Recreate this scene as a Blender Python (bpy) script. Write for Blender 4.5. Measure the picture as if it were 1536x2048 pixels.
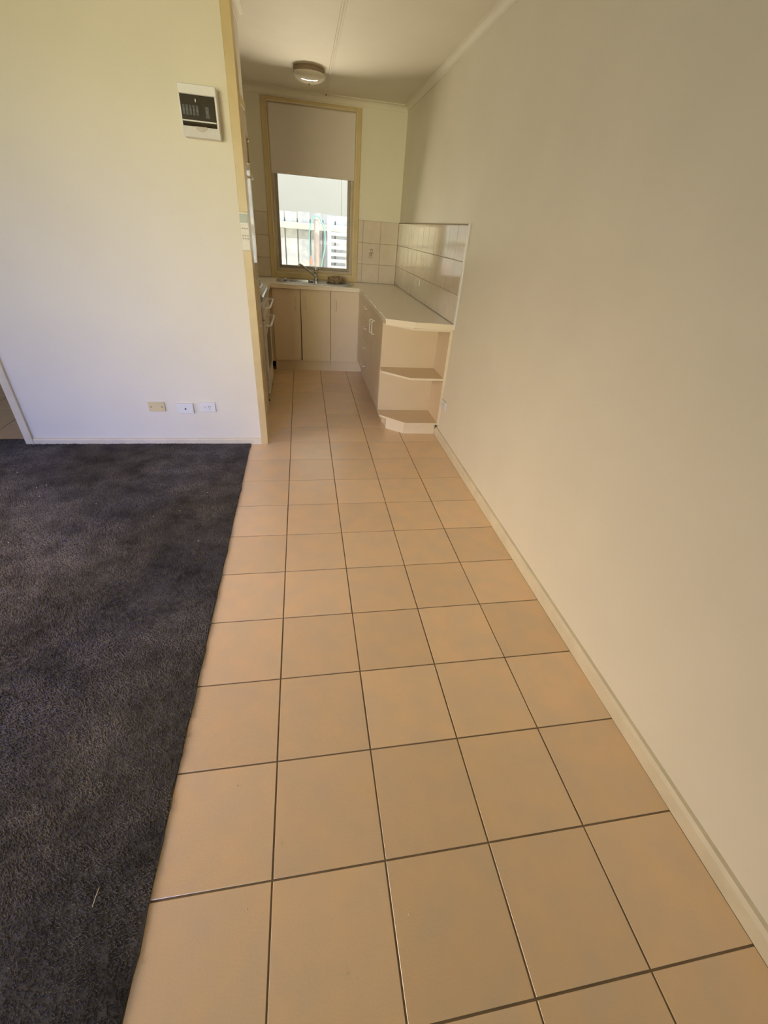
import bpy, bmesh, math, random
import numpy as np
from mathutils import Vector, Matrix, noise

for _o in list(bpy.data.objects):
    bpy.data.objects.remove(_o, do_unlink=True)
SC = bpy.context.scene
COL = SC.collection
T = 0.308                       # one floor tile plus its joint, metres
random.seed(7)
PI = math.pi

# ---------------------------------------------------------------- camera
def make_camera():
    y, p, r = 0.2095, 0.5879, 0.0859
    F = Vector((math.sin(y)*math.cos(p), math.cos(y)*math.cos(p), -math.sin(p)))
    r0 = Vector((math.cos(y), -math.sin(y), 0)); u0 = r0.cross(F)
    R = math.cos(r)*r0 + math.sin(r)*u0
    U = -math.sin(r)*r0 + math.cos(r)*u0
    cd = bpy.data.cameras.new('camera')
    cd.sensor_fit = 'VERTICAL'; cd.sensor_height = 36.0
    cd.lens = 848.72/2048*36.0
    cd.clip_start = 0.02; cd.clip_end = 200
    o = bpy.data.objects.new('camera', cd); COL.objects.link(o)
    m = Matrix.Identity(4)
    for i, v in enumerate((R, U, -F)):
        for j in range(3):
            m[j][i] = v[j]
    m.translation = Vector((0.4172*T, -1.3724*T, 4.7782*T))
    o.matrix_world = m
    SC.camera = o
make_camera()

# ---------------------------------------------------------------- world, sun, window light
W = bpy.data.worlds.new('sky'); SC.world = W; W.use_nodes = True
_n = W.node_tree.nodes; _l = W.node_tree.links
_bg = _n['Background']
_tc = _n.new('ShaderNodeTexCoord'); _sx = _n.new('ShaderNodeSeparateXYZ'); _rp = _n.new('ShaderNodeValToRGB')
_rp.color_ramp.elements[0].position = 0.0; _rp.color_ramp.elements[0].color = (0.92, 0.96, 1.0, 1)
_rp.color_ramp.elements[1].position = 0.7; _rp.color_ramp.elements[1].color = (0.42, 0.62, 1.0, 1)
_l.new(_tc.outputs['Generated'], _sx.inputs[0]); _l.new(_sx.outputs['Z'], _rp.inputs[0])
_l.new(_rp.outputs[0], _bg.inputs['Color'])
_bg.inputs['Strength'].default_value = 2.3

def sun(energy, az, el):
    d = bpy.data.lights.new('sun', 'SUN'); d.energy = energy; d.angle = 0.009; d.color = (1, .96, .88)
    o = bpy.data.objects.new('sun', d); COL.objects.link(o)
    v = Vector((math.sin(az)*math.cos(el), -math.cos(az)*math.cos(el), math.sin(el)))   # towards the sun
    o.rotation_euler = v.to_track_quat('Z', 'Y').to_euler(); o.location = (0, 0, 12)
sun(4.8, math.radians(38), math.radians(58))

def area(name, loc, aim, sx, sz, energy, color, spread=180):
    d = bpy.data.lights.new(name, 'AREA'); d.shape = 'RECTANGLE'; d.size = sx; d.size_y = sz
    d.energy = energy; d.color = color; d.spread = math.radians(spread)
    o = bpy.data.objects.new(name, d); COL.objects.link(o)
    o.location = loc
    o.rotation_euler = (Vector(loc)-Vector(aim)).to_track_quat('Z', 'Y').to_euler()
# daylight entering by the windows behind and to the left of the camera: blue sky from above, warm light off the ground from below
area('daylight_rear_window', (-1.95, -4.42, 1.45), (-.2, 4.7, .9), 2.4, 1.9, 8.0, (.72, .95, .52), 70)
area('daylight_deep_rear_window', (-1.95, -4.42, 1.45), (.6, 5.3, 1.2), 2.4, 1.9, 7.6, (1.0, .90, .55), 30)
area('ground_bounce_low_rear_window', (-1.95, -4.42, .5), (-.9, 2.75, 2.7), 2.4, .7, 3.0, (1.0, 0.6, 0.14), 40)
area('blue_sky_rear_window', (-2.4, -4.42, 2.0), (-1.1, 2.75, -.3), 1.4, .7, 11.5, (0.05, 0.14, 1.0), 35)
area('daylight_left_window', (-3.86, 0.6, 1.3), (-.2, 1.2, -.6), 1.6, 1.3, 28, (1.0, .77, .60), 70)
# fill lamp added out of sight below the kitchen window, standing in for ground bounce
area('kitchen_window_fill', (.28, 6.35, 0.85), (.28, 4.6, 1.3), 1.6, .2, 44, (1.0, 0.90, 0.70), 120)

SC.view_settings.view_transform = 'Standard'
SC.view_settings.look = 'None'
SC.view_settings.exposure = 0.02
SC.view_settings.gamma = 1.0
SC.view_settings.use_curve_mapping = False

# ---------------------------------------------------------------- materials
MATS = {}
def mat(name, col, rough=0.6, var=0.06, scale=6.0, bump=0.0, bscale=60.0, metal=0.0, spec=0.5,
        col2=None, island=0.0, coat=0.0, detail=4.0):
    if name in MATS: return MATS[name]
    m = bpy.data.materials.new(name); m.use_nodes = True
    nt = m.node_tree; N = nt.nodes; L = nt.links
    b = N['Principled BSDF']
    b.inputs['Roughness'].default_value = rough; b.inputs['Metallic'].default_value = metal
    b.inputs['Specular IOR Level'].default_value = spec
    if coat: b.inputs['Coat Weight'].default_value = coat; b.inputs['Coat Roughness'].default_value = 0.05
    tc = N.new('ShaderNodeTexCoord'); nz = N.new('ShaderNodeTexNoise')
    nz.inputs['Scale'].default_value = scale; nz.inputs['Detail'].default_value = detail
    geo = N.new('ShaderNodeNewGeometry')
    L.new(geo.outputs['Position'], nz.inputs['Vector'])
    ramp = N.new('ShaderNodeValToRGB')
    c2 = col2 if col2 else tuple(max(0, c*(1-var*2)) for c in col)
    ramp.color_ramp.elements[0].position = 0.34; ramp.color_ramp.elements[0].color = (*c2, 1)
    ramp.color_ramp.elements[1].position = 0.66; ramp.color_ramp.elements[1].color = (*col, 1)
    L.new(nz.outputs['Fac'], ramp.inputs[0])
    out = ramp.outputs[0]
    if island:
        oi = N.new('ShaderNodeObjectInfo'); mr = N.new('ShaderNodeMapRange')
        mr.inputs['To Min'].default_value = 1-island; mr.inputs['To Max'].default_value = 1+island
        L.new(oi.outputs['Random'], mr.inputs['Value'])
        hsv = N.new('ShaderNodeHueSaturation'); L.new(out, hsv.inputs['Color']); L.new(mr.outputs[0], hsv.inputs['Value'])
        out = hsv.outputs[0]
    L.new(out, b.inputs['Base Color'])
    if bump:
        nb = N.new('ShaderNodeTexNoise'); nb.inputs['Scale'].default_value = bscale; nb.inputs['Detail'].default_value = 3
        L.new(geo.outputs['Position'], nb.inputs['Vector'])
        bp = N.new('ShaderNodeBump'); bp.inputs['Strength'].default_value = bump; bp.inputs['Distance'].default_value = 0.004
        L.new(nb.outputs['Fac'], bp.inputs['Height']); L.new(bp.outputs[0], b.inputs['Normal'])
    MATS[name] = m
    return m

def glass_mat(name, tint=(1, 1, 1), f0=0.06):
    m = bpy.data.materials.new(name); m.use_nodes = True
    nt = m.node_tree; N = nt.nodes; L = nt.links; N.remove(N['Principled BSDF'])
    tr = N.new('ShaderNodeBsdfTransparent'); tr.inputs['Color'].default_value = (*tint, 1)
    gl = N.new('ShaderNodeBsdfGlossy'); gl.inputs['Roughness'].default_value = 0.03
    fr = N.new('ShaderNodeFresnel'); fr.inputs['IOR'].default_value = 1.45
    mx = N.new('ShaderNodeMixShader')
    L.new(fr.outputs[0], mx.inputs[0]); L.new(tr.outputs[0], mx.inputs[1]); L.new(gl.outputs[0], mx.inputs[2])
    L.new(mx.outputs[0], N['Material Output'].inputs[0])
    return m

M_WALL = mat('cream wall paint', (0.80, 0.745, 0.61), 0.55, 0.02, 2.5, 0.05, 90)
M_CEIL = mat('ceiling paint', (0.80, 0.745, 0.61), 0.7, 0.02, 3)
M_TRIM = mat('yellowed gloss trim paint', (0.66, 0.51, 0.25), 0.38, 0.04, 8, 0.04, 60)
M_BASE = mat('pale baseboard paint', (0.76, 0.68, 0.50), 0.4, 0.05, 9, 0.04, 60)
M_CABC = mat('beige laminate', (0.76, 0.61, 0.41), 0.42, 0.02, 5)
M_CABE = mat('pale laminate edge', (0.84, 0.72, 0.54), 0.4, 0.02, 5)
M_TOP = mat('mottled beige worktop', (0.92, 0.85, 0.74), 0.28, 0.05, 120)
M_HAND = mat('cream plastic handle', (0.82, 0.73, 0.58), 0.3, 0.02, 20)
M_WHITE = mat('white plastic', (0.80, 0.79, 0.76), 0.35, 0.02, 20)
M_GLOSS = mat('white gloss door paint', (0.80, 0.74, 0.62), 0.10, 0.02, 9)
M_ENAM = mat('white cooker enamel', (0.76, 0.72, 0.65), 0.2, 0.02, 9)
M_STEEL = mat('brushed steel', (0.62, 0.63, 0.66), 0.22, 0.05, 30, metal=1.0)
M_CHROME = mat('chrome', (0.75, 0.75, 0.77), 0.08, 0.02, 30, metal=1.0)
M_DARK = mat('dark plastic', (0.02, 0.02, 0.022), 0.35, 0.1, 20)
M_HOB = mat('dark hob', (0.05, 0.045, 0.045), 0.3, 0.1, 20)
M_BLIND = mat('taupe blind fabric', (0.78, 0.71, 0.65), 0.9, 0.03, 200, 0.1, 400)
M_ALU = mat('bronzed aluminium frame', (0.36, 0.31, 0.25), 0.4, 0.05, 20, metal=0.3)
M_ALU2 = mat('beige window sash', (0.60, 0.52, 0.40), 0.4, 0.05, 20)
M_GROUT = mat('dark floor grout', (0.25, 0.185, 0.115), 0.9, 0.12, 14)
M_WGROUT = mat('wall tile grout', (0.42, 0.33, 0.23), 0.9, 0.08, 30)
M_WTILE = mat('glazed cream wall tile', (0.70, 0.60, 0.47), 0.09, 0.03, 14, 0.03, 14, island=0.03)
M_PRINT = mat('brown printed motif', (0.30, 0.16, 0.09), 0.4, 0.2, 60)
M_FITT = mat('terracotta floor tile', (0.86, 0.61, 0.365), 0.22, 0.04, 8.0, 0.08, 160, spec=0.8, col2=(0.78, 0.59, 0.39), island=0.05, detail=6)
M_CARB = mat('black carpet backing', (0.10, 0.094, 0.094), 1.0, 0.2, 30)
M_CARP = mat('black carpet pile', (0.215, 0.195, 0.190), 0.95, 0.2, 7.5, col2=(0.090, 0.084, 0.084), spec=0.15, detail=7)
M_SILL = mat('white outside sill', (0.85, 0.85, 0.82), 0.5, 0.03, 9)
M_FENCE = mat('weathered pine paling', (0.56, 0.58, 0.56), 0.9, 0.12, 9, 0.2, 60, col2=(0.40, 0.42, 0.45), island=0.15)
M_RAIL = mat('pale fence rail', (0.66, 0.68, 0.58), 0.9, 0.08, 9, 0.1, 60)
M_POST = mat('pinkish timber post', (0.62, 0.54, 0.50), 0.85, 0.08, 9)
M_GATE = mat('white painted gate', (0.85, 0.85, 0.84), 0.5, 0.03, 9)
M_HOSE = mat('teal hose plastic', (0.30, 0.60, 0.56), 0.4, 0.08, 9)
M_NEIGH = mat('pale cladding', (0.50, 0.465, 0.36), 0.9, 0.02, 2)
M_GRASS = mat('dry pale ground', (0.50, 0.50, 0.36), 0.95, 0.15, 6, 0.3, 30)
M_RED = mat('orange red plastic', (0.80, 0.36, 0.26), 0.5, 0.05, 9)
M_YEL = mat('yellowed plastic plate', (0.74, 0.62, 0.34), 0.4, 0.03, 20)
M_LCD = mat('grey green screen', (0.20, 0.22, 0.17), 0.25, 0.05, 20)
M_BRASS = mat('aged brass', (0.50, 0.36, 0.14), 0.35, 0.1, 20, metal=0.7)
M_LRING = mat('brown lamp ring', (0.30, 0.22, 0.14), 0.45, 0.05, 20)
M_OPAL = mat('opal lamp glass', (0.62, 0.57, 0.46), 0.06, 0.02, 9, spec=0.6)
M_CLOTH = mat('brown crumpled cloth', (0.42, 0.30, 0.17), 0.95, 0.2, 45, 0.5, 90, col2=(0.13, 0.08, 0.045))
M_CRUMB = mat('pale crumb', (0.75, 0.68, 0.50), 0.9, 0.1, 50)
M_SMOKE = mat('smoked dark lid', (0.055, 0.043, 0.028), 0.12, 0.1, 20)
M_BREAK = mat('dark grey breaker', (0.028, 0.024, 0.018), 0.4, 0.1, 40)
M_ROOF = mat('roof sheet', (0.4, 0.38, 0.35), 0.8, 0.05, 3)
M_GLASS = glass_mat('clear window glass')

# ---------------------------------------------------------------- helpers
def bm_box(bm, x0, x1, y0, y1, z0, z1, bev=0.0, seg=1):
    vs = [bm.verts.new((x, y, z)) for x in (x0, x1) for y in (y0, y1) for z in (z0, z1)]
    f = [(0, 1, 3, 2), (4, 6, 7, 5), (0, 4, 5, 1), (2, 3, 7, 6), (0, 2, 6, 4), (1, 5, 7, 3)]
    fs = [bm.faces.new([vs[i] for i in q]) for q in f]
    if bev:
        ed = list({e for q in fs for e in q.edges})
        bmesh.ops.bevel(bm, geom=ed, offset=bev, segments=seg, affect='EDGES', profile=0.5)

def bm_prism(bm, pts, z0, z1):
    """pts: outline in x,y"""
    a = [bm.verts.new((x, y, z0)) for x, y in pts]; b = [bm.verts.new((x, y, z1)) for x, y in pts]
    n = len(pts)
    fs = [bm.faces.new(list(reversed(a))), bm.faces.new(b)]
    for i in range(n):
        fs.append(bm.faces.new((a[i], a[(i+1) % n], b[(i+1) % n], b[i])))
    return fs

def bm_extrude(bm, prof, p0, p1, u, v):
    """profile (a,b) pairs laid on axes u,v, swept straight from p0 to p1"""
    p0, p1, u, v = Vector(p0), Vector(p1), Vector(u), Vector(v)
    A = [bm.verts.new(p0+u*a+v*b) for a, b in prof]; B = [bm.verts.new(p1+u*a+v*b) for a, b in prof]
    n = len(prof)
    for i in range(n):
        bm.faces.new((A[i], A[(i+1) % n], B[(i+1) % n], B[i]))
    bm.faces.new(list(reversed(A))); bm.faces.new(B)

def bm_tube(bm, pts, r, n=8, caps=True):
    pts = [Vector(p) for p in pts]; rings = []
    rr = r if isinstance(r, (list, tuple)) else [r]*len(pts)
    t0 = (pts[1]-pts[0]).normalized()
    up = Vector((0, 0, 1)) if abs(t0.z) < .9 else Vector((1, 0, 0))
    a = t0.cross(up).normalized()
    for i, p in enumerate(pts):
        if i == 0: t = pts[1]-pts[0]
        elif i == len(pts)-1: t = pts[-1]-pts[-2]
        else: t = pts[i+1]-pts[i-1]
        t.normalize(); a = (a-t*a.dot(t)).normalized(); b = t.cross(a)
        rings.append([bm.verts.new(p+(a*math.cos(2*PI*k/n)+b*math.sin(2*PI*k/n))*rr[i]) for k in range(n)])
    for i in range(len(rings)-1):
        for k in range(n):
            bm.faces.new((rings[i][k], rings[i][(k+1) % n], rings[i+1][(k+1) % n], rings[i+1][k]))
    if caps:
        bm.faces.new(list(reversed(rings[0]))); bm.faces.new(rings[-1])

def bm_lathe(bm, prof, c, n=32, axis='z'):
    """prof (r,h) from c along axis"""
    rings = []
    c = Vector(c)
    def P(r, h, k):
        x, y = r*math.cos(2*PI*k/n), r*math.sin(2*PI*k/n)
        return c+{'z': Vector((x, y, h)), 'y': Vector((x, h, y)), 'x': Vector((h, x, y))}[axis]
    for r, h in prof:
        rings.append([bm.verts.new(P(0, h, 0))] if r < 1e-6 else [bm.verts.new(P(r, h, k)) for k in range(n)])
    for i in range(len(rings)-1):
        A, B = rings[i], rings[i+1]
        for k in range(n):
            q = [A[k % len(A)], A[(k+1) % len(A)], B[(k+1) % len(B)], B[k % len(B)]]
            u = []
            for x in q:
                if x not in u: u.append(x)
            if len(u) > 2: bm.faces.new(u)
    for rg in (rings[0], rings[-1]):
        if len(rg) > 2: bm.faces.new(rg)

def obj(name, bm, m, parent=None, smooth=False, origin=None):
    bmesh.ops.recalc_face_normals(bm, faces=bm.faces)
    me = bpy.data.meshes.new(name)
    if origin is not None:
        bmesh.ops.translate(bm, verts=bm.verts, vec=-Vector(origin))
    bm.to_mesh(me); bm.free()
    me.materials.append(m)
    if smooth:
        for p in me.polygons: p.use_smooth = True
        try: me.set_sharp_from_angle(angle=math.radians(40))
        except Exception: pass
    o = bpy.data.objects.new(name, me); COL.objects.link(o)
    if origin is not None: o.location = origin
    if parent:
        o.parent = parent
        pm = parent
        off = Vector((0, 0, 0))
        while pm: off += pm.location; pm = pm.parent
        o.location = Vector(o.location)-off
    return o

def box(name, m, x0, x1, y0, y1, z0, z1, parent=None, bev=0.0, seg=1):
    bm = bmesh.new(); bm_box(bm, x0, x1, y0, y1, z0, z1, bev, seg)
    return obj(name, bm, m, parent)

def boxes(name, m, lst, parent=None, bev=0.0):
    bm = bmesh.new()
    for b in lst: bm_box(bm, *b, bev)
    return obj(name, bm, m, parent)

def tag(o, label, cat, group=None, kind=None):
    o['label'] = label; o['category'] = cat
    if group: o['group'] = group
    if kind: o['kind'] = kind
    return o

def thing(name, loc, label, cat, group=None):
    o = bpy.data.objects.new(name, None); COL.objects.link(o); o.location = loc; o.empty_display_size = .05
    return tag(o, label, cat, group)

def struct(o, label=None, cat=None):
    o['kind'] = 'structure'
    if label: o['label'] = label
    if cat: o['category'] = cat
    return o

def copy_tree(o, loc=None, label=None, parent=None):
    c = o.copy(); COL.objects.link(c)
    if loc is not None: c.location = loc
    if label: c['label'] = label
    if parent: c.parent = parent
    for ch in list(o.children): copy_tree(ch, parent=c)
    return c

# ---------------------------------------------------------------- room constants
XR = 1.2474; YB = 5.344; ZC = 2.516; YF = 2.750; ZT = 0.906
XL = -3.6; YR = -4.2; XKL = -0.84

# ---------------------------------------------------------------- setting: floor and its tiles
fl = struct(boxes('floor', M_GROUT, [(-5.2, XR+.15, YR-.15, 5.5, -0.12, -0.0022)]),
            'dark-grouted floor laid with terracotta square tiles from the window kitchen to the room', 'floor')
def tile_mesh(sx, sy, name='floor_tile'):
    bm = bmesh.new(); t, z0, b = 0.0, -0.006, 0.0009
    A = [bm.verts.new((x, y, z0)) for x, y in ((-sx, -sy), (sx, -sy), (sx, sy), (-sx, sy))]
    B = [bm.verts.new((x, y, t-.0008)) for x, y in ((-sx, -sy), (sx, -sy), (sx, sy), (-sx, sy))]
    D = [bm.verts.new((x, y, t)) for x, y in ((-sx+b, -sy+b), (sx-b, -sy+b), (sx-b, sy-b), (-sx+b, sy-b))]
    for P, Q in ((A, B), (B, D)):
        for i in range(4): bm.faces.new((P[i], P[(i+1) % 4], Q[(i+1) % 4], Q[i]))
    bm.faces.new(D)
    bmesh.ops.recalc_face_normals(bm, faces=bm.faces)
    me = bpy.data.meshes.new(name); bm.to_mesh(me); bm.free(); me.materials.append(M_FITT); return me
G = 0.0052
_cache = {}
def floor_tile(x0, x1, y0, y1):
    sx, sy = round((x1-x0-G)/2, 4), round((y1-y0-G)/2, 4)
    me = _cache.get((sx, sy))
    if me is None: me = _cache[(sx, sy)] = tile_mesh(sx, sy)
    o = bpy.data.objects.new('tile', me); COL.objects.link(o); o.parent = fl
    o.location = ((x0+x1)/2+random.uniform(-.0004, .0004), (y0+y1)/2, random.uniform(-.0002, .0002))
    o.rotation_euler = (random.uniform(-.0007, .0007), random.uniform(-.0007, .0007), random.uniform(-.001, .001))
for r in range(-14, 18):
    y0, y1 = r*T, (r+1)*T
    if y1 > YB: y1 = YB
    if y1-y0 < .02: continue
    c0 = -1 if y0 < 2.70 else -3
    for c in range(c0, 4):
        x0, x1 = c*T, (c+1)*T
        if c == 3: x1 = 3.9863*T+.002
        if c == -3: x0 = XKL
        if r == 8 and c < 0 : pass
        floor_tile(x0, x1, y0, y1)
# hallway tiles beyond the doorway at the left
for r in range(0, 7):
    for c in range(-14, -5):
        x0, x1 = c*T, (c+1)*T
        y0 = 2.826+r*T; floor_tile(x0, x1, y0, y0+T)

# ---------------------------------------------------------------- carpet
carp = bmesh.new()
edge = [(-T*0.995+0.0035*math.sin(i*1.7)+0.003*math.sin(i*.53+1), YR+i*(YF-.01-YR)/120) for i in range(121)]
pts = [(XL, YR)] + edge + [(-1.84, YF-.01), (-1.84, 2.826), (XL, 2.826)]
bm_prism(carp, pts, -0.003, 0.005)
carpet = obj('carpet', carp, M_CARB)
tag(carpet, 'black shaggy carpet covering the room floor left of the tiles', 'carpet', kind='stuff')
def pile():
    rng = np.random.default_rng(3)
    n = 420000
    x = rng.uniform(-2.75, -T*0.985, n); y = rng.uniform(-0.32, 2.822, n)
    # denser near the camera: drop some of the far tufts
    keep = (rng.random(n) < np.clip(1.25-0.25*y, .42, 1)) & ((y < YF-.012) | (x < -1.85))
    wav = 0.004*np.sin(y*37)+0.003*np.sin(y*13+1)+0.002*np.sin(y*91)
    keep &= x < -T*0.992+wav
    x = x[keep]; y = y[keep]; n = len(x)
    h = rng.uniform(.006, .010, n); w = rng.uniform(.0018, .0028, n)*(1+0.22*np.clip(y, 0, 3))
    lean = 0.0028*np.stack([np.sin(x*5.1+2*np.sin(y*3.3))+rng.normal(0, .8, n), np.cos(y*4.3+2*np.sin(x*4.1))+rng.normal(0, .8, n)], 1)
    h *= 1+0.22*np.sin(x*6+1.5*np.sin(y*5))*np.sin(y*5.5+x*2)
    base = np.stack([x, y, np.full(n, .003)], 1)
    a0 = rng.uniform(0, 2*np.pi, n)
    V = np.zeros((n, 4, 3))
    for k in range(3):
        a = a0+k*2*np.pi/3
        V[:, k] = base+np.stack([np.cos(a)*w, np.sin(a)*w, np.zeros(n)], 1)
    V[:, 3] = base+np.stack([lean[:, 0], lean[:, 1], h], 1)
    idx = np.arange(n)[:, None, None]*4+np.array([[0, 1, 3], [1, 2, 3], [2, 0, 3]])[None]
    me = bpy.data.meshes.new('pile')
    me.vertices.add(n*4); me.vertices.foreach_set('co', V.reshape(-1))
    me.loops.add(n*9); me.loops.foreach_set('vertex_index', idx.reshape(-1).astype(np.int32))
    me.polygons.add(n*3); me.polygons.foreach_set('loop_start', np.arange(0, n*9, 3, dtype=np.int32))
    me.polygons.foreach_set('loop_total', np.full(n*3, 3, dtype=np.int32))
    me.update(calc_edges=True); me.materials.append(M_CARP)
    o = bpy.data.objects.new('carpet_pile', me); COL.objects.link(o); o.parent = carpet; o['kind'] = 'stuff'
pile()

# ---------------------------------------------------------------- walls and ceiling
wr = struct(box('wall_right', M_WALL, XR, XR+.12, YR-.12, YB+.15, -.1, ZC+.1),
            'long plain cream wall running along the right side to the kitchen', 'wall')
WX0, WX1, WZ0, WZ1 = -0.162, 0.718, 0.968, 2.418     # kitchen window opening
wb = struct(boxes('wall_back', M_WALL, [
    (XKL-.12, WX0, YB, YB+.15, -.4, ZC+.1), (WX1, XR, YB, YB+.15, -.4, ZC+.1),
    (WX0, WX1, YB, YB+.15, -.4, WZ0), (WX0, WX1, YB, YB+.15, WZ1, ZC+.1)]),
    'cream kitchen end wall around the window, tiled at its foot', 'wall')
wf = struct(box('wall_front', M_WALL, -1.822, -0.19, YF, YF+.09, 0, ZC), 'cream wall carrying the switchboard and wall plates', 'wall')
boxes('lintel', M_WALL, [(XL, -1.822, YF, YF+.09, 2.08, ZC)], wf)
wp = struct(boxes('wall_partition', M_WALL, [(XKL, -0.222, YF+.09, 3.588, 0, ZC)]), 'narrow side wall just inside the kitchen opening', 'wall')
wk = struct(box('wall_kitchen', M_WALL, XKL-.12, XKL, YF+.09, YB, 0, ZC), 'kitchen side wall behind the cooker', 'wall')
# living room left wall with a window opening, rear wall with a sliding door opening
wl = struct(boxes('wall_left', M_WALL, [(XL-.12, XL, YR-.12, -.2, 0, ZC), (XL-.12, XL, 1.4, 5.0, 0, ZC),
    (XL-.12, XL, -.2, 1.4, 0, .6), (XL-.12, XL, -.2, 1.4, 2.0, ZC)]))
wrr = struct(boxes('wall_rear', M_WALL, [(XL, -3.2, YR-.12, YR, 0, ZC), (-0.7, XR, YR-.12, YR, 0, ZC), (-3.2, -.7, YR-.12, YR, 2.4, ZC), (-3.2, -.7, YR-.12, YR, 0, .12)]))
struct(box('wall_hall', M_WALL, XL, -1.822, 4.95, 5.05, 0, ZC))
struct(box('wall_hall_side', M_WALL, -1.85, -1.822+.02, YF+.09, 4.95, 0, ZC))
ce = struct(box('ceiling', M_CEIL, XL-.12, XR, YR-.12, YB, ZC, ZC+.1), 'flat cream ceiling with narrow cover strips', 'ceiling')
struct(box('roof', M_ROOF, XL-.5, XR+.5, YR-.5, YB+.55, ZC+.11, ZC+.2))
for k, xx in enumerate((0.414, -0.80+.0, -2.0)):
    ye = YB-.02 if xx > 0 else YF-.01
    bm = bmesh.new(); bm_extrude(bm, [(-.017, 0), (-.013, -.006), (-.004, -.006), (0, -.003), (.004, -.006), (.013, -.006), (.017, 0)], (xx, YR, ZC+.001), (xx, ye, ZC+.001), (1, 0, 0), (0, 0, 1))
    obj('cover_strip', bm, M_CEIL, ce)
# cornices
def cove(s=.045, n=5):
    p = [(0, 0)]
    p.append((0, -s)); p.append((.006, -s))
    for i in range(1, n):
        a = i/n*PI/2
        p.append((s-(s-.006)*math.cos(a), -s+(s-.006)*math.sin(a)) if False else (.006+(s-.006)*(1-math.cos(a)), -s+(s-.006)*math.sin(a)))
    p += [(s, -.006), (s, 0)]
    return p
def cornice(name, p0, p1, inward, s=.045):
    bm = bmesh.new(); bm_extrude(bm, cove(s), p0, p1, inward, (0, 0, 1))
    return struct(obj(name, bm, M_CEIL))
cornice('trim_1', (XR, YR, ZC), (XR, YB, ZC), (-1, 0, 0))
t2 = cornice('trim_2', (XKL, YB, ZC), (XR, YB, ZC), (0, -1, 0), .05)
bm = bmesh.new(); bm_lathe(bm, [(.006, 0), (.006, -.004), (0, -.004)], (0.414, YB-.048, ZC-.010), 10, 'y'); obj('nail_hole', bm, M_DARK, t2)
cornice('trim_3', (-0.222, YF+.09, ZC), (-0.222, 3.588, ZC), (1, 0, 0))
cornice('trim_4', (XL, YF, ZC), (-0.2, YF, ZC), (0, -1, 0))
# baseboards
def board(name, prof, p0, p1, u, m=M_BASE):
    bm = bmesh.new(); bm_extrude(bm, prof, p0, p1, u, (0, 0, 1)); return struct(obj(name, bm, m))
PB = [(0, 0), (.0195, 0), (.0195, .052), (.013, .066), (0, .068)]
board('baseboard_right', PB, (XR, YR, 0), (XR, 2.93, 0), (-1, 0, 0))
board('baseboard_front', [(0, 0), (.017, 0), (.017, .036), (.011, .046), (0, .047)], (-1.80, YF, 0), (-.223, YF, 0), (0, -1, 0))
# trim around the end of the front wall (opening into kitchen)
bm = bmesh.new()
bm_box(bm, -.223, -.173, YF-.018, YF, 0, ZC, .002)
bm_box(bm, -.190, -.173, YF+.0005, YF+.10, 0, ZC)
bm_box(bm, -.2235, -.178, YF+.1005, YF+.115, 0, ZC)
struct(obj('trim_5', bm, M_TRIM), 'yellowed painted trim board on the wall end at the kitchen opening', 'trim')
# doorway at the far left: architrave and lining
d2 = struct(boxes('door_2', M_BASE, [(-1.852, -1.802, YF-.018, YF, 0, 2.13), (-1.852, -1.822, YF, YF+.105, 0, 2.1)], bev=.002),
            'painted doorway frame at the left edge opening to a tiled hall', 'door frame')
# door leaf in the partition (gloss paint, mirrors the window)
d1 = bpy.data.objects.new('door_1', None); COL.objects.link(d1); d1.location = (-.21, 3.2, 0)
struct(d1, 'glossy white cupboard door seen edge-on behind the opening trim', 'door')
box('door_leaf', M_GLOSS, -.222, -.212, 2.93, 3.50, .01, 2.04, d1, .002)
boxes('architrave', M_TRIM, [(-.222, -.2145, 3.54, 3.586, 0, 2.10), (-.222, -.2145, 2.86, 2.905, 0, 2.10), (-.222, -.2145, 2.905, 3.54, 2.055, 2.10)], d1, .001)
bm = bmesh.new(); bm_lathe(bm, [(.0, 0), (.008, 0), (.007, .010), (.013, .016), (.014, .022), (.008, .026), (0, .027)], (-.212, 3.47, 1.70), 16, 'x')
obj('knob', bm, M_CHROME, d1, True)
boxes('bolt', M_BRASS, [(-.212, -.205, 3.47, 3.487, 1.78, 1.90), (-.212, -.202, 3.465, 3.492, 1.895, 1.91), (-.212, -.202, 3.465, 3.492, 1.775, 1.79)], d1, .001)

# ---------------------------------------------------------------- kitchen window
w1 = bpy.data.objects.new('window_1', None); COL.objects.link(w1); w1.location = (.28, YB, WZ0)
struct(w1, 'kitchen window with cream architrave above the sink', 'window')
AO = .056
bm = bmesh.new()
bm_box(bm, WX0-AO, WX0, YB-.016, YB, WZ0-.062, WZ1+.034, .003)
bm_box(bm, WX1, WX1+AO, YB-.016, YB, WZ0-.062, WZ1+.034, .003)
bm_box(bm, WX0, WX1, YB-.016, YB, WZ1, WZ1+.034, .003)
bm_box(bm, WX0, WX1, YB-.016, YB, WZ0-.062, WZ0, .003)
obj('architrave', bm, M_TRIM, w1)
boxes('lit_edge_bead', M_BASE, [(WX0-.010, WX0, YB-.024, YB-.0162, WZ0-.010, WZ1+.010), (WX1, WX1+.010, YB-.024, YB-.0162, WZ0-.010, WZ1+.010),  # pale bead added for the light caught along the inner edge
    (WX0, WX1, YB-.024, YB-.0162, WZ1, WZ1+.010), (WX0, WX1, YB-.024, YB-.0162, WZ0-.010, WZ0)], w1, .002)
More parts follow.
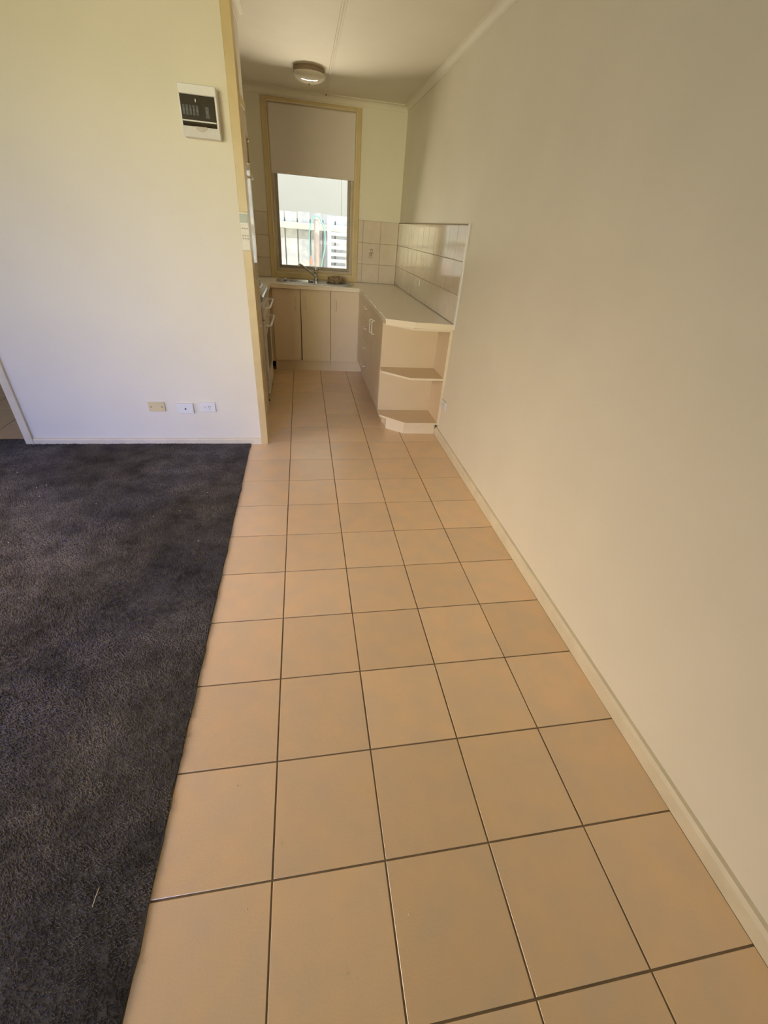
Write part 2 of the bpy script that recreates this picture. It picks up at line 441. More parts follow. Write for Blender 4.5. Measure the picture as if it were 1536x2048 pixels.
boxes('lining', M_TRIM, [(WX0, WX0+.012, YB-.006, YB+.15, WZ0, WZ1), (WX1-.012, WX1, YB-.006, YB+.15, WZ0, WZ1), (WX0+.012, WX1-.012, YB-.006, YB+.15, WZ0, WZ0+.012), (WX0+.012, WX1-.012, YB-.006, YB+.15, WZ1-.012, WZ1)], w1)
def frame(x0, x1, z0, z1, w, y0, y1):
    return [(x0, x0+w, y0, y1, z0, z1), (x1-w, x1, y0, y1, z0, z1), (x0+w, x1-w, y0, y1, z0, z0+w), (x0+w, x1-w, y0, y1, z1-w, z1)]
boxes('window_frame', M_ALU2, frame(WX0+.012, WX1-.012, WZ0+.012, WZ1-.012, .026, YB+.035, YB+.10), w1, .002)
boxes('sash', M_ALU, frame(WX0+.038, WX1-.038, WZ0+.038, WZ1-.038, .030, YB+.05, YB+.085), w1, .003)
box('glass_pane', M_GLASS, WX0+.066, WX1-.066, YB+.066, YB+.070, WZ0+.066, WZ1-.066, w1)
bm = bmesh.new(); bm_extrude(bm, [(0, 0), (0, .045), (.13, .02), (.13, -.01)], (WX0-.03, YB+.10, WZ0+.012), (WX1+.03, YB+.10, WZ0+.012), (0, 1, 0), (0, 0, 1))
obj('outer_sill', bm, M_SILL, w1)
# rear and left windows (behind the camera; they let the daylight in)
w2 = struct(boxes('window_2', M_ALU2, frame(-3.2, -.7, .12, 2.4, .05, YR-.09, YR-.03)+[(-1.98, -1.92, YR-.09, YR-.03, .17, 2.35)]))
w3 = bpy.data.objects.new('window_3', None); COL.objects.link(w3); struct(w3)
boxes('window_frame', M_ALU2, [(XL-.09, XL-.03, -.2, -.15, .6, 2.0), (XL-.09, XL-.03, 1.35, 1.4, .6, 2.0), (XL-.09, XL-.03, -.15, 1.35, .6, .65), (XL-.09, XL-.03, -.15, 1.35, 1.95, 2.0), (XL-.09, XL-.03, .58, .62, .65, 1.95)], w3)

# ---------------------------------------------------------------- wall tiles (splashback)
RZ = [ZT+.002, 1.103, 1.315, 1.530]
PT = .2044; g2 = .0032; TH = .007
backing = boxes('tile_bed', M_WGROUT, [
    (XKL, WX0-AO, YB-.004, YB, ZT+.001, RZ[3]), (WX1+AO, XR, YB-.004, YB, ZT+.001, RZ[3]), (WX0-AO, WX1+AO, YB-.004, YB, ZT-.02, WZ0-.062)], wb)
YT0 = 2.874
backing2 = boxes('tile_bed', M_WGROUT, [(XR-.004, XR, YT0, YB-.004, ZT+.001, RZ[3])], wr)
_wc = {}
def wall_tile(a0, a1, z0, z1, side):
    w, h = a1-a0-g2, z1-z0-g2
    if w < .01 or h < .01: return None
    k = (round(w, 3), round(h, 3), side)
    if k not in _wc:
        bm = bmesh.new()
        if side == 'back': bm_box(bm, -w/2, w/2, -TH, 0, -h/2, h/2)
        else: bm_box(bm, -TH, 0, -w/2, w/2, -h/2, h/2)
        fr = [f for f in bm.faces if (f.normal.y if side == 'back' else f.normal.x) < -.5 or True]
        bmesh.ops.recalc_face_normals(bm, faces=bm.faces)
        ax = 1 if side == 'back' else 0
        ed = [e for e in bm.edges if all(v.co[ax] < -TH+.001 for v in e.verts)]
        bmesh.ops.bevel(bm, geom=ed, offset=.0018, segments=1, affect='EDGES')
        bmesh.ops.recalc_face_normals(bm, faces=bm.faces)
        me = bpy.data.meshes.new('wall_tile'); bm.to_mesh(me); bm.free(); me.materials.append(M_WTILE); _wc[k] = me
    o = bpy.data.objects.new('tile', _wc[k]); COL.objects.link(o)
    c = (a0+a1)/2
    t = .0012
    if side == 'back':
        o.location = (c, YB-.001, (z0+z1)/2); o.parent = wb; o.rotation_euler = (random.uniform(-t, t), 0, random.uniform(-t, t))
    else:
        o.location = (XR-.001, c, (z0+z1)/2); o.parent = wr; o.rotation_euler = (0, random.uniform(-t, t), random.uniform(-t, t)*1.6)
    return o
def motif(o, side):
    """small printed flower scroll, flat, lying on the glaze"""
    bm = bmesh.new()
    def P(u, v):
        return (u, -TH-.0004, v) if side == 'back' else (-TH-.0004, u, v)
    def stroke(pts, w=.0045):
        for i in range(len(pts)-1):
            a, b = Vector(pts[i]), Vector(pts[i+1]); d = (b-a).normalized(); n = Vector((-d.y, d.x))*w*.5
            d *= .001
            bm.faces.new([bm.verts.new(P(*q)) for q in (a-d-n, b+d-n, b+d+n, a-d+n)])
    sp = lambda cx, cy, r0, r1, a0, a1: [(cx+(r0+(r1-r0)*i/12)*math.cos(a0+(a1-a0)*i/12), cy+(r0+(r1-r0)*i/12)*math.sin(a0+(a1-a0)*i/12)) for i in range(13)]
    stroke(sp(.004, .030, .022, .008, -2.2, 3.8)); stroke(sp(0, -.030, .008, .022, -2.6, 3.4)); stroke(sp(-.002, 0, .017, .010, .5, 6.0))
    stroke([(-.026, .004), (-.010, -.004)]); stroke([(.012, .004), (.030, .010)]); stroke([(.02, .045), (-.02, .05)])
    stroke([(.0, .014), (.006, -.012)], .007)
    bmesh.ops.recalc_face_normals(bm, faces=bm.faces)
    me = bpy.data.meshes.new('printed_motif'); bm.to_mesh(me); bm.free(); me.materials.append(M_PRINT)
    m = bpy.data.objects.new('printed_motif', me); COL.objects.link(m); m.parent = o; m['label'] = 'brown scroll motif printed on the tile'
xs = [3.357*T+PT*k for k in range(-9, 3)]
for r in range(3):
    for x in xs:
        x0, x1 = max(x, XKL), min(x+PT, XR-.005)
        if x1-x0 < .02: continue
        if x1 <= WX0-AO or x0 >= WX1+AO: o = wall_tile(x0, x1, RZ[r], RZ[r+1], 'back')
        elif x0 < WX0-AO: o = wall_tile(x0, WX0-AO, RZ[r], RZ[r+1], 'back')
        elif x1 > WX1+AO: o = wall_tile(WX1+AO, x1, RZ[r], RZ[r+1], 'back')
        else: o = None
        if o and r == 1 and abs(x0-(3.357*T-PT)) < .01: motif(o, 'back')
# cut course below the window is covered by the architrave foot
k = 0
y = YB-.006
while y > YT0+.02:
    y0 = max(y-PT, YT0+.006)
    for r in range(3):
        o = wall_tile(y0, y, RZ[r], RZ[r+1], 'right')
        if o and ((r == 2 and k == 3) or (r == 1 and k == 6)): motif(o, 'right')
    y = y0 if y0 <= YT0+.01 else y-PT
    k += 1
bm = bmesh.new(); bm_box(bm, XR-.011, XR, YT0-.022, YT0+.004, ZT-.03, RZ[3]+.010, .002)
obj('end_strip', bm, M_WHITE, wr)
box('top_strip', M_WGROUT, XR-.008, XR, YT0+.004, YB-.006, RZ[3]-.001, RZ[3]+.004, wr)

# ---------------------------------------------------------------- kitchen: cabinets
def handle_mesh(L=.112, out=.026, r=.0055, vertical=True):
    """D handle: bar and two curved returns; local origin at the face, sticks out along -y"""
    bm = bmesh.new(); P = []
    h = L/2
    for i in range(5):
        a = i/4*PI/2; P.append((0, -(out-.012)-.012*math.sin(a) if i else -(out-.012), h-.012+.012*math.cos(a)))
    path = [(0, 0, h)] + [(0, p[1], p[2]) for p in P]
    path = path+[(0, q[1], -q[2]) for q in reversed(path)]
    if not vertical: path = [(p[2], p[1], 0) for p in path]
    bm_tube(bm, path, r, 8)
    return bm
def put_handle(parent, loc, face, vertical=True, L=.112):
    """face: 'y' front looks to -y, 'x' front looks to -x"""
    bm = handle_mesh(L=L, vertical=vertical)
    if face == 'x': bmesh.ops.rotate(bm, verts=bm.verts, cent=(0, 0, 0), matrix=Matrix.Rotation(-PI/2, 3, 'Z'))
    bmesh.ops.translate(bm, verts=bm.verts, vec=loc)
    return obj('handle', bm, M_HAND, parent, True)

ZD0, ZD1 = .118, .862
YD = 4.768            # door face of the back run
def door_panel(name, pts, y0, y1, parent):
    """pts: four (x,z) corners"""
    bm = bmesh.new()
    A = [bm.verts.new((x, y0, z)) for x, z in pts]; B = [bm.verts.new((x, y1, z)) for x, z in pts]
    fs = [bm.faces.new(A), bm.faces.new(list(reversed(B)))]
    for i in range(4): fs.append(bm.faces.new((A[i], B[i], B[(i+1) % 4], A[(i+1) % 4])))
    bmesh.ops.bevel(bm, geom=[e for e in bm.edges], offset=.0012, segments=1, affect='EDGES')
    return obj(name, bm, M_CABC, parent)
# sink cabinet, two doors
c1 = thing('sink_cabinet', (.12, 5.0, 0), 'beige laminate sink cabinet with two doors and a dark gap between them', 'cabinet')
boxes('body', M_CABC, [(-.236, .432, YD+.018, YB-.012, .10, .70), (-.236, .432, YD+.018, YD+.034, .70, ZT-.04)], c1)
box('kickboard', M_CABC, -.20, .432, 4.800, 4.816, .0, .10, c1)
da = door_panel('door', [(-.196, ZD0), (.094, ZD0), (.103, ZD1), (-.196, ZD1)], YD, YD+.017, c1)
db = door_panel('door', [(.107, ZD0), (.428, ZD0), (.428, ZD1), (.108, ZD1)], YD, YD+.017, c1)
put_handle(da, (.052, YD, .722), 'y'); put_handle(db, (.160, YD, .727), 'y')
box('gap_shade_strip', M_DARK, .09, .112, YD+.0172, YD+.0179, ZD0, ZD1, c1)  # dark sheet behind the doors, standing in for the shade in their gap
c2 = thing('corner_cabinet', (.6, 5.0, 0), 'beige single-door cabinet between the sink cabinet and the drawers', 'cabinet')
box('body', M_CABC, .4335, .772, YD+.018, YB-.012, .10, ZT-.04, c2)
box('kickboard', M_CABC, .4335, .80, 4.800, 4.816, .0, .10, c2)
dc = door_panel('door', [(.433, ZD0), (.748, ZD0), (.748, ZD1), (.433, ZD1)], YD, YD+.017, c2)
put_handle(dc, (.485, YD, .722), 'y')
# right run: drawers then a pair of doors; faces look to -x
XF = .758
def xpanel(name, y0, y1, z0, z1, parent):
    return box(name, M_CABC, XF, XF+.017, y0, y1, z0, z1, parent, .0012)
c3 = thing('drawer_cabinet', (1.0, 4.3, 0), 'beige laminate cabinet with a bank of four drawers', 'cabinet')
box('body', M_CABC, XF+.018, XR-.012, 4.032, 4.766, .10, ZT-.04, c3)
box('kickboard', M_CABC, .80, .816, 4.032, 4.799, 0, .10, c3)
xpanel('corner_filler', 4.450, 4.764, ZD0, ZD1, c3)
dz = (ZD1-ZD0)/4
for k in range(4):
    z0 = ZD0+k*dz+.0015; z1 = ZD0+(k+1)*dz-.0015
    dr = xpanel('drawer', 4.035, 4.446, z0, z1, c3)
    put_handle(dr, (XF, 4.22, z0+dz*.62), 'x', False)
c4 = thing('base_cabinet', (1.0, 3.6, 0), 'beige laminate cabinet with two doors next to the open shelves', 'cabinet')
box('body', M_CABC, XF+.018, XR-.012, 3.215, 4.029, .10, ZT-.04, c4)
box('kickboard', M_CABC, .80, .816, 3.19, 4.029, 0, .10, c4)
box('end_panel', M_CABC, XF, XR-.012, 3.196, 3.2135, .10, ZT-.04, c4, .001)
e1 = xpanel('door', 3.700, 4.031, ZD0, ZD1, c4); e2 = xpanel('door', 3.217, 3.696, ZD0, ZD1, c4)
put_handle(e1, (XF, 3.765, .712), 'x'); put_handle(e2, (XF, 3.632, .722), 'x')
# open end shelves with chamfered fronts
c5 = thing('open_shelf_unit', (1.0, 3.0, 0), 'beige open corner shelves with chamfered fronts at the end of the worktop', 'shelf')
OUT = [(.757, 3.193), (.757, 3.078), (.955, 2.893), (XR-.001, 2.893), (XR-.001, 3.193)]
OUT2 = [(.757, 3.193), (.757, 3.078), (.955, 2.893), (XR-.021, 2.893), (XR-.021, 3.193)]
def shelf(name, z0, z1, outl=OUT2):
    bm = bmesh.new(); bm_prism(bm, outl, z0, z1); s = obj(name, bm, M_CABC, c5)
    bm = bmesh.new()
    for i in (0, 1, 2):
        a = Vector((*outl[i], 0)); b = Vector((*outl[i+1], 0)); d = (b-a).normalized(); n = Vector((d.y, -d.x, 0))
        if n.dot(a-Vector((1.1, 3.1, 0))) < 0: n = -n
        pr = [a, b, b+n*.0012, a+n*.0012]
        bm_prism(bm, [(p.x, p.y) for p in pr], z0, z1)
    obj('edge_strip', bm, M_CABE, s)['label'] = 'pale laminate edging'
    return s
shelf('shelf', .101, .117, OUT); shelf('shelf', .479, .495); shelf('top_board', .850, .866, OUT)
box('side_panel', M_CABC, XR-.020, XR-.001, 2.893, 3.193, .1175, .8495, c5)
box('side_panel_edge', M_CABE, XR-.0205, XR-.0005, 2.891, 2.893, .1175, .8495, c5)
bm = bmesh.new(); bm_prism(bm, [(.816, 3.19), (.816, 3.055), (.952, 2.945), (XR-.02, 2.936), (XR-.02, 2.953), (.960, 2.962), (.832, 3.065), (.832, 3.19)], 0, .1005)
obj('kickboard', bm, M_CABE, c5)
# left corner cabinet beside the cooker
c6 = thing('side_cabinet', (-.5, 4.8, 0), 'narrow beige cabinet between the cooker and the end wall', 'cabinet')
box('body', M_CABC, XKL+.01, -.245, 4.30, YB-.012, .10, ZT-.04, c6)
box('door', M_CABC, -.243, -.226, 4.302, 4.762, ZD0, ZD1, c6, .001)
box('kickboard', M_CABC, -.28, -.264, 4.30, 4.80, 0, .10, c6)

# ---------------------------------------------------------------- worktop (one continuous U)
SX, SY, SL, SW = .282, 5.080, .865, .43
wt = bmesh.new()
z0, z1 = ZT-.038, ZT
YW = 4.742; XW = .745
HX0, HX1, HY0, HY1 = -.085, .262, 4.925, 5.235      # bowl hole
bm_box(wt, XKL, HX0, YW, YB-.001, z0, z1); bm_box(wt, HX1, XW, YW, YB-.001, z0, z1)
bm_box(wt, HX0, HX1, YW, HY0, z0, z1); bm_box(wt, HX0, HX1, HY1, YB-.001, z0, z1)
bm_box(wt, XKL, -.205, 4.288, YW, z0, z1)
bm_prism(wt, [(XW, YB-.001), (XW, 2.990), (.957, 2.898), (XR-.001, 2.868), (XR-.001, YB-.001)], z0, z1)
wto = obj('worktop', wt, M_TOP)
tag(wto, 'beige laminate worktop wrapping around the kitchen with a chamfered end', 'worktop')
bm = bmesh.new()
def edge_run(pts):
    for i in range(len(pts)-1):
        a = Vector((*pts[i], 0)); b = Vector((*pts[i+1], 0)); d = (b-a).normalized(); n = Vector((d.y, -d.x, 0))
        c = [a, b, b+n*.0025, a+n*.0025]
        bm_prism(bm, [(p.x, p.y) for p in c], z0-.001, z1+.0012)
edge_run([(XR-.001, 2.868), (.957, 2.898), (XW, 2.990), (XW, YW), (-.205, YW), (-.205, 4.288)][::-1][::1])
obj('edge_strip', bm, M_CABE, wto)['label'] = 'pale laminate edging of the worktop'
bm = bmesh.new()
bm_tube(bm, [(XW-.001, 2.992, ZT-.0035), (XW-.001, YW-.001, ZT-.0035)], .0055, 10)
bm_tube(bm, [(XW-.001, YW-.001, ZT-.0035), (-.206, YW-.001, ZT-.0035)], .0055, 10)
obj('rounded_nosing', bm, mat('glossy pale edge', (0.88, 0.80, 0.66), 0.15, 0.02, 5), wto, True)

# ---------------------------------------------------------------- sink
sk = thing('sink', (SX, SY, ZT), 'stainless steel sink with one bowl and a drainer set in the worktop', 'sink')
def rrect(cx, cy, hx, hy, r, n=8):
    P = []
    for qx, qy, a0 in ((1, 1, 0), (-1, 1, PI/2), (-1, -1, PI), (1, -1, 3*PI/2)):
        for i in range(n+1):
            a = a0+i/n*PI/2; P.append((cx+qx*(hx-r)+r*math.cos(a), cy+qy*(hy-r)+r*math.sin(a)))
    return P
def loft(bm, loops, cap=True):
    R = [[bm.verts.new(p) for p in lp] for lp in loops]
    for A, B in zip(R, R[1:]):
        for i in range(len(A)): bm.faces.new((A[i], A[(i+1) % len(A)], B[(i+1) % len(B)], B[i]))
    if cap: bm.faces.new(R[-1])
    return R
# rim plate: outer loop to bowl loop
bm = bmesh.new()
BCX, BCY, BHX, BHY = .0885, 5.080, .163, .145
O3 = lambda P, z: [(x, y, z) for x, y in P]
outer = rrect(SX, SY, SL/2, SW/2, .15, 12)
inner = rrect(BCX, BCY, BHX, BHY, .06, 12)
zr = ZT+.001
loft(bm, [O3(outer, zr), O3(rrect(SX, SY, SL/2-.004, SW/2-.004, .147, 12), zr+.006), O3(rrect(SX, SY, SL/2-.010, SW/2-.010, .142, 12), zr+.007), O3(rrect(SX, SY, SL/2-.018, SW/2-.018, .134, 12), zr+.004),
          O3(inner, zr+.004), O3(rrect(BCX, BCY, BHX-.004, BHY-.004, .058, 12), zr), O3(rrect(BCX, BCY, BHX-.012, BHY-.012, .055, 12), zr-.12), O3(rrect(BCX, BCY, BHX-.04, BHY-.04, .05, 12), zr-.15)])
obj('bowl', bm, M_STEEL, sk, True)
bm = bmesh.new()
for i in range(7):
    yy = 5.00+i*.027
    bm_extrude(bm, [(-.004, 0), (0, .0025), (.004, 0)], (.40, yy, zr+.0035), (.66, yy, zr+.0035), (0, 1, 0), (0, 0, 1))
obj('drainer_rib', bm, M_STEEL, sk)['kind'] = 'stuff'
bm = bmesh.new(); bm_lathe(bm, [(0, 0), (.028, 0), (.03, .003), (.012, .004), (0, .002)], (BCX, BCY, zr-.150), 20); obj('drain', bm, M_CHROME, sk, True)
# mixer tap
tp = thing('mixer_tap', (.290, 5.235, ZT), 'chrome mixer tap with a long raised spout behind the sink', 'tap')
TX, TY = .288, 5.232
bm = bmesh.new(); bm_lathe(bm, [(0, 0), (.028, 0), (.028, .006), (.021, .012), (.020, .072), (.023, .078), (.023, .092), (.019, .096), (0, .096)], (TX, TY, ZT+.0086), 20); obj('body', bm, M_CHROME, tp, True)
bm = bmesh.new(); bm_tube(bm, [(TX-.012, TY-.010, .955), (TX-.05, TY-.046, .985), (.13, 5.075, 1.066), (.110, 5.055, 1.076), (.101, 5.046, 1.070), (.099, 5.044, 1.056)], [.011, .010, .009, .009, .010, .010], 10); obj('spout', bm, M_CHROME, tp, True)
bm = bmesh.new(); bm_lathe(bm, [(0, 0), (.020, 0), (.026, .008), (.027, .022), (.020, .034), (0, .037)], (TX, TY, ZT+.102), 20)
bm_tube(bm, [(TX+.01, TY, 1.028), (TX+.035, TY-.022, 1.036), (TX+.045, TY-.035, 1.034)], [.006, .006, .005], 8); obj('lever', bm, M_CHROME, tp, True)
# crumpled cloth
bm = bmesh.new(); bmesh.ops.create_icosphere(bm, subdivisions=4, radius=1)
for v in bm.verts:
    p = v.co.copy(); f = 1+.30*noise.noise(p*2.2)+.22*noise.noise(p*5+Vector((4, 1, 2)))
    v.co = Vector((p.x*.098*f, p.y*.055*f, max(p.z, -.6)*.034*f*(1.15-.45*p.x)))
    v.co += Vector((.515, 5.085+.02*p.x, ZT+.031))
    v.co.z = max(v.co.z, ZT+.0078)
cl = tag(obj('cleaning_cloth', bm, M_CLOTH, None, True), 'crumpled brown cloth lying on the sink drainer', 'cloth')

# ---------------------------------------------------------------- cooker
CY0, CY1, CX0, CX1 = 3.676, 4.280, -.80, -.200
ck = thing('cooker', (-.5, 3.98, 0), 'white upright electric cooker with two door handles at the left', 'cooker')
box('body', M_ENAM, CX0, CX1-.022, CY0, CY1, .075, .885, ck, .004)
bm = bmesh.new(); bm_extrude(bm, [(-.075, .02), (-.065, .052), (-.050, .056), (0, .014), (.002, 0), (-.03, -.045), (-.075, -.045)], (CX1, CY0, .885+.012), (CX1, CY1, .885+.012), (1, 0, 0), (0, 0, 1))
obj('control_panel', bm, M_STEEL, ck)
box('hob', M_HOB, CX0, CX1-.08, CY0+.004, CY1-.004, .886, .915, ck, .003)
for hx in (-.62, -.40):
    for hy in (3.83, 4.12):
        bm = bmesh.new()
        bm_tube(bm, [(hx+(.02+.055*i/48)*math.cos(i/48*6*PI), hy+(.02+.055*i/48)*math.sin(i/48*6*PI), .921) for i in range(49)], .005, 6)
        obj('heating_coil', bm, M_DARK, ck, True)
for i in range(5):
    bm = bmesh.new(); bm_lathe(bm, [(0, -.004), (.018, -.004), (.018, .004), (.014, .020), (0, .022)], (0, 0, 0), 16, 'z')
    bmesh.ops.rotate(bm, verts=bm.verts, cent=(0, 0, 0), matrix=Matrix.Rotation(math.radians(50), 3, 'Y'))
    bmesh.ops.translate(bm, verts=bm.verts, vec=(CX1-.026, CY0+.05+i*.12, .932)); obj('control_knob', bm, M_WHITE, ck, True)
def cooker_handle(parent, z):
    bm = bmesh.new()
    X = CX1
    bm_tube(bm, [(X-.004, CY0+.045, z-.004), (X+.028, CY0+.045, z), (X+.044, CY0+.058, z+.002), (X+.046, CY0+.08, z+.002), (X+.046, CY1-.08, z+.002), (X+.044, CY1-.058, z+.002), (X+.028, CY1-.045, z), (X-.004, CY1-.045, z-.004)], .009, 10)
    obj('handle', bm, M_WHITE, parent, True)
g = box('grill_door', M_ENAM, CX1-.021, CX1, CY0+.003, CY1-.003, .735, .845, ck, .003); cooker_handle(g, .825)
ov = box('oven_door', M_ENAM, CX1-.021, CX1, CY0+.003, CY1-.003, .215, .728, ck, .003); cooker_handle(ov, .680)
box('oven_window', M_HOB, CX1-.0015, CX1+.0015, CY0+.09, CY1-.09, .29, .60, ov, .001)
box('storage_drawer', M_ENAM, CX1-.021, CX1-.001, CY0+.003, CY1-.003, .085, .208, ck, .003)
for yy in (CY0+.05, CY1-.05):
    for xx in (CX0+.06, CX1-.035):
        bm = bmesh.new(); bm_lathe(bm, [(0, 0), (.022, 0), (.020, .01), (.012, .02), (.012, .078), (0, .078)], (xx, yy, 0), 12); obj('foot', bm, M_DARK, ck)

# ---------------------------------------------------------------- roller blind
rb = thing('roller_blind', (.28, YB, 2.4), 'taupe roller blind drawn halfway down the kitchen window', 'blind')
bm = bmesh.new()
bm_box(bm, WX0+.014, WX1-.004, YB-.0180, YB-.0165, 1.885, 2.398)
obj('blind_fabric', bm, M_BLIND, rb)
bm = bmesh.new(); bm_box(bm, WX0+.014, WX1-.004, YB-.0225, YB-.012, 1.866, 1.886, .004, 2); obj('bottom_bar', bm, M_BLIND, rb)
bm = bmesh.new(); bm_tube(bm, [(WX0+.014, YB-.002, 2.398), (WX1-.004, YB-.002, 2.398)], .016, 16); obj('roller_tube', bm, M_BLIND, rb, True)
box('bracket', M_TRIM, WX0+.0005, WX0+.0125, YB-.03, YB+.01, 2.372, 2.417, rb); box('bracket', M_TRIM, WX1-.003, WX1-.0005, YB-.03, YB+.01, 2.372, 2.417, rb)

# ---------------------------------------------------------------- ceiling light
LX, LY = .238, 4.545
cl_ = thing('ceiling_light', (LX, LY, ZC), 'round opal oyster light with a brown ring on the kitchen ceiling', 'ceiling light')
bm = bmesh.new(); bm_lathe(bm, [(0, 0), (.128, 0), (.130, -.010), (.122, -.020), (.121, -.034), (0, -.034)], (LX, LY, ZC), 40); obj('mounting_ring', bm, M_LRING, cl_, True)
bm = bmesh.new(); bm_lathe(bm, [(.120, -.030), (.132, -.034), (.134, -.044), (.126, -.058), (.108, -.072), (.078, -.084), (.04, -.091), (0, -.093)], (LX, LY, ZC), 40); obj('glass_bowl', bm, M_OPAL, cl_, True)
bm = bmesh.new(); bm_lathe(bm, [(0, -.090), (.007, -.090), (.008, -.098), (.004, -.104), (0, -.105)], (LX, LY, ZC), 16); obj('finial', bm, M_BRASS, cl_, True)

# ---------------------------------------------------------------- switchboard on the front wall
sb = thing('switchboard', (-.368, YF, 1.9), 'white plastic switchboard box with a dark smoked lid', 'switchboard')
F0 = 2.672
bm = bmesh.new(); bm_box(bm, -.462, -.277, F0+.018, YF, 1.800, 2.005, .004, 2); obj('case', bm, M_WHITE, sb)
# cover frame around the lid: top band, thin sides, sloping bottom lip
bm = bmesh.new()
bm_box(bm, -.462, -.277, F0, F0+.019, 1.965, 2.005, .003)
bm_box(bm, -.462, -.456, F0, F0+.019, 1.842, 1.965); bm_box(bm, -.286, -.277, F0, F0+.019, 1.842, 1.965)
bm_extrude(bm, [(F0+.019, 1.800), (F0+.019, 1.842), (F0+.001, 1.842), (F0-.001, 1.834), (F0+.013, 1.800)], (-.462, 0, 0), (-.277, 0, 0), (0, 1, 0), (0, 0, 1))
obj('cover', bm, M_WHITE, sb)
bm = bmesh.new(); bm_extrude(bm, [(F0+.012, 1.843), (F0+.002, 1.843), (F0-.004, 1.853), (F0-.001, 1.868), (F0+.002, 1.964), (F0+.012, 1.964)], (-.455, 0, 0), (-.287, 0, 0), (0, 1, 0), (0, 0, 1))
lid = obj('lid', bm, M_SMOKE, sb)
box('glint_strip', M_WHITE, -.454, -.288, F0-.0045, F0-.001, 1.8605, 1.8665, lid, .001)  # pale strip added in place of the bright reflection across the lid
for i in range(5):
    x = -.449+i*.0165
    b_ = boxes('breaker', M_BREAK, [(x, x+.0135, F0-.0015, F0+.004, 1.885, 1.925)], sb, .0008)
    box('toggle', mat('grey toggle', (.075, .065, .05), .4), x+.003, x+.0105, F0-.0035, F0-.0015, 1.900, 1.910, b_)
b_ = boxes('breaker', M_BREAK, [(-.338, -.318, F0-.0015, F0+.004, 1.878, 1.925)], sb, .0008)
box('toggle', mat('grey toggle', (.075, .065, .05)), -.332, -.324, F0-.0035, F0-.0015, 1.896, 1.908, b_)
box('lid_catch', M_WHITE, -.383, -.378, F0-.003, F0+.001, 1.938, 1.950, sb, .0008)
bm = bmesh.new()
pts = [(-.368+.030*math.cos(PI+i/14*PI), 1.843+.019*math.sin(PI+i/14*PI)) for i in range(15)]
A = [bm.verts.new((x, F0-.004, z)) for x, z in pts]; B = [bm.verts.new((x, F0+.004, z)) for x, z in pts]
bm.faces.new(A); bm.faces.new(list(reversed(B)))
for i in range(15): bm.faces.new((A[i], B[i], B[(i+1) % 15], A[(i+1) % 15]))
obj('pull_tab', bm, mat('greyish tab', (.55, .48, .38), .4), sb)

# ---------------------------------------------------------------- keypad on the trim
kp = thing('alarm_keypad', (-.197, YF-.018, 1.39), 'pale alarm keypad with a grey screen mounted on the opening trim', 'keypad')
K0 = YF-.018-.022
bm = bmesh.new(); bm_box(bm, -.224, -.172, K0, YF-.0182, 1.296, 1.492, .004, 2); kpm = mat('pale keypad plastic', (.78, .73, .60), .4, .02, 20); obj('case', bm, kpm, kp)
box('screen', M_LCD, -.2215, -.176, K0-.001, K0+.002, 1.440, 1.482, kp, .001)
box('screen_bezel', M_WHITE, -.220, -.178, K0-.002, K0+.001, 1.430, 1.436, kp, .001)
M_KEY = mat('grey key', (.42, .39, .30), .5)
for r in range(4):
    for c in range(3):
        z = 1.412-r*.015-(.006 if r else 0)
        box('key', M_KEY if r != 1 else kpm, -.215+c*.0135, -.215+c*.0135+.0085, K0-.0018, K0+.001, z-.005, z+.002, kp)
box('flap', kpm, -.217, -.176, K0-.002, K0+.001, 1.302, 1.347, kp, .001)
# ---------------------------------------------------------------- wall plates
def plate(name, x0, x1, z0, z1, m, label, cat, d=.010):
    t = thing(name, ((x0+x1)/2, YF, (z0+z1)/2), label, cat)
    bm = bmesh.new(); bm_box(bm, x0, x1, YF-d, YF, z0, z1, .003, 2); obj('plate', bm, m, t)
    return t
def disc(name, m, x, y, z, r, d, parent, n=14):
    bm = bmesh.new(); bm_lathe(bm, [(0, 0), (r, 0), (r, -d*.7), (r*.8, -d), (0, -d)], (x, y, z), n, 'y'); return obj(name, bm, m, parent)
p1 = plate('blank_plate', -.984, -.873, .256, .326, M_YEL, 'yellowed blank wall plate with two screws, leftmost of the three low plates', 'wall plate')
for x in (-.965, -.892): disc('screw', mat('dull screw', (.28, .24, .13), .5), x, YF-.010, .291, .005, .002, p1)
box('rim', M_YEL, -.980, -.877, YF-.0125, YF-.010, .320, .3235, p1); box('rim', M_YEL, -.980, -.877, YF-.0125, YF-.010, .2585, .262, p1)
p2 = plate('antenna_socket', -.787, -.680, .245, .320, M_WHITE, 'white antenna socket with one dark hole, middle of the three low plates', 'socket', .016)
disc('coaxial_port', M_DARK, -.733, YF-.016, .281, .0055, .004, p2)
p3 = plate('power_outlet', -.631, -.527, .258, .328, M_WHITE, 'white power outlet at the foot of the wall, nearest the kitchen opening', 'outlet', .011)
for x, z, w, h in ((-.575, .297, .003, .010), (-.563, .297, .003, .010), (-.5695, .280, .003, .010)):
    box('slot', M_DARK, x, x+w, YF-.0116, YF-.0105, z-h/2, z+h/2, p3)
disc('switch', M_WHITE, -.604, YF-.011, .292, .008, .006, p3)
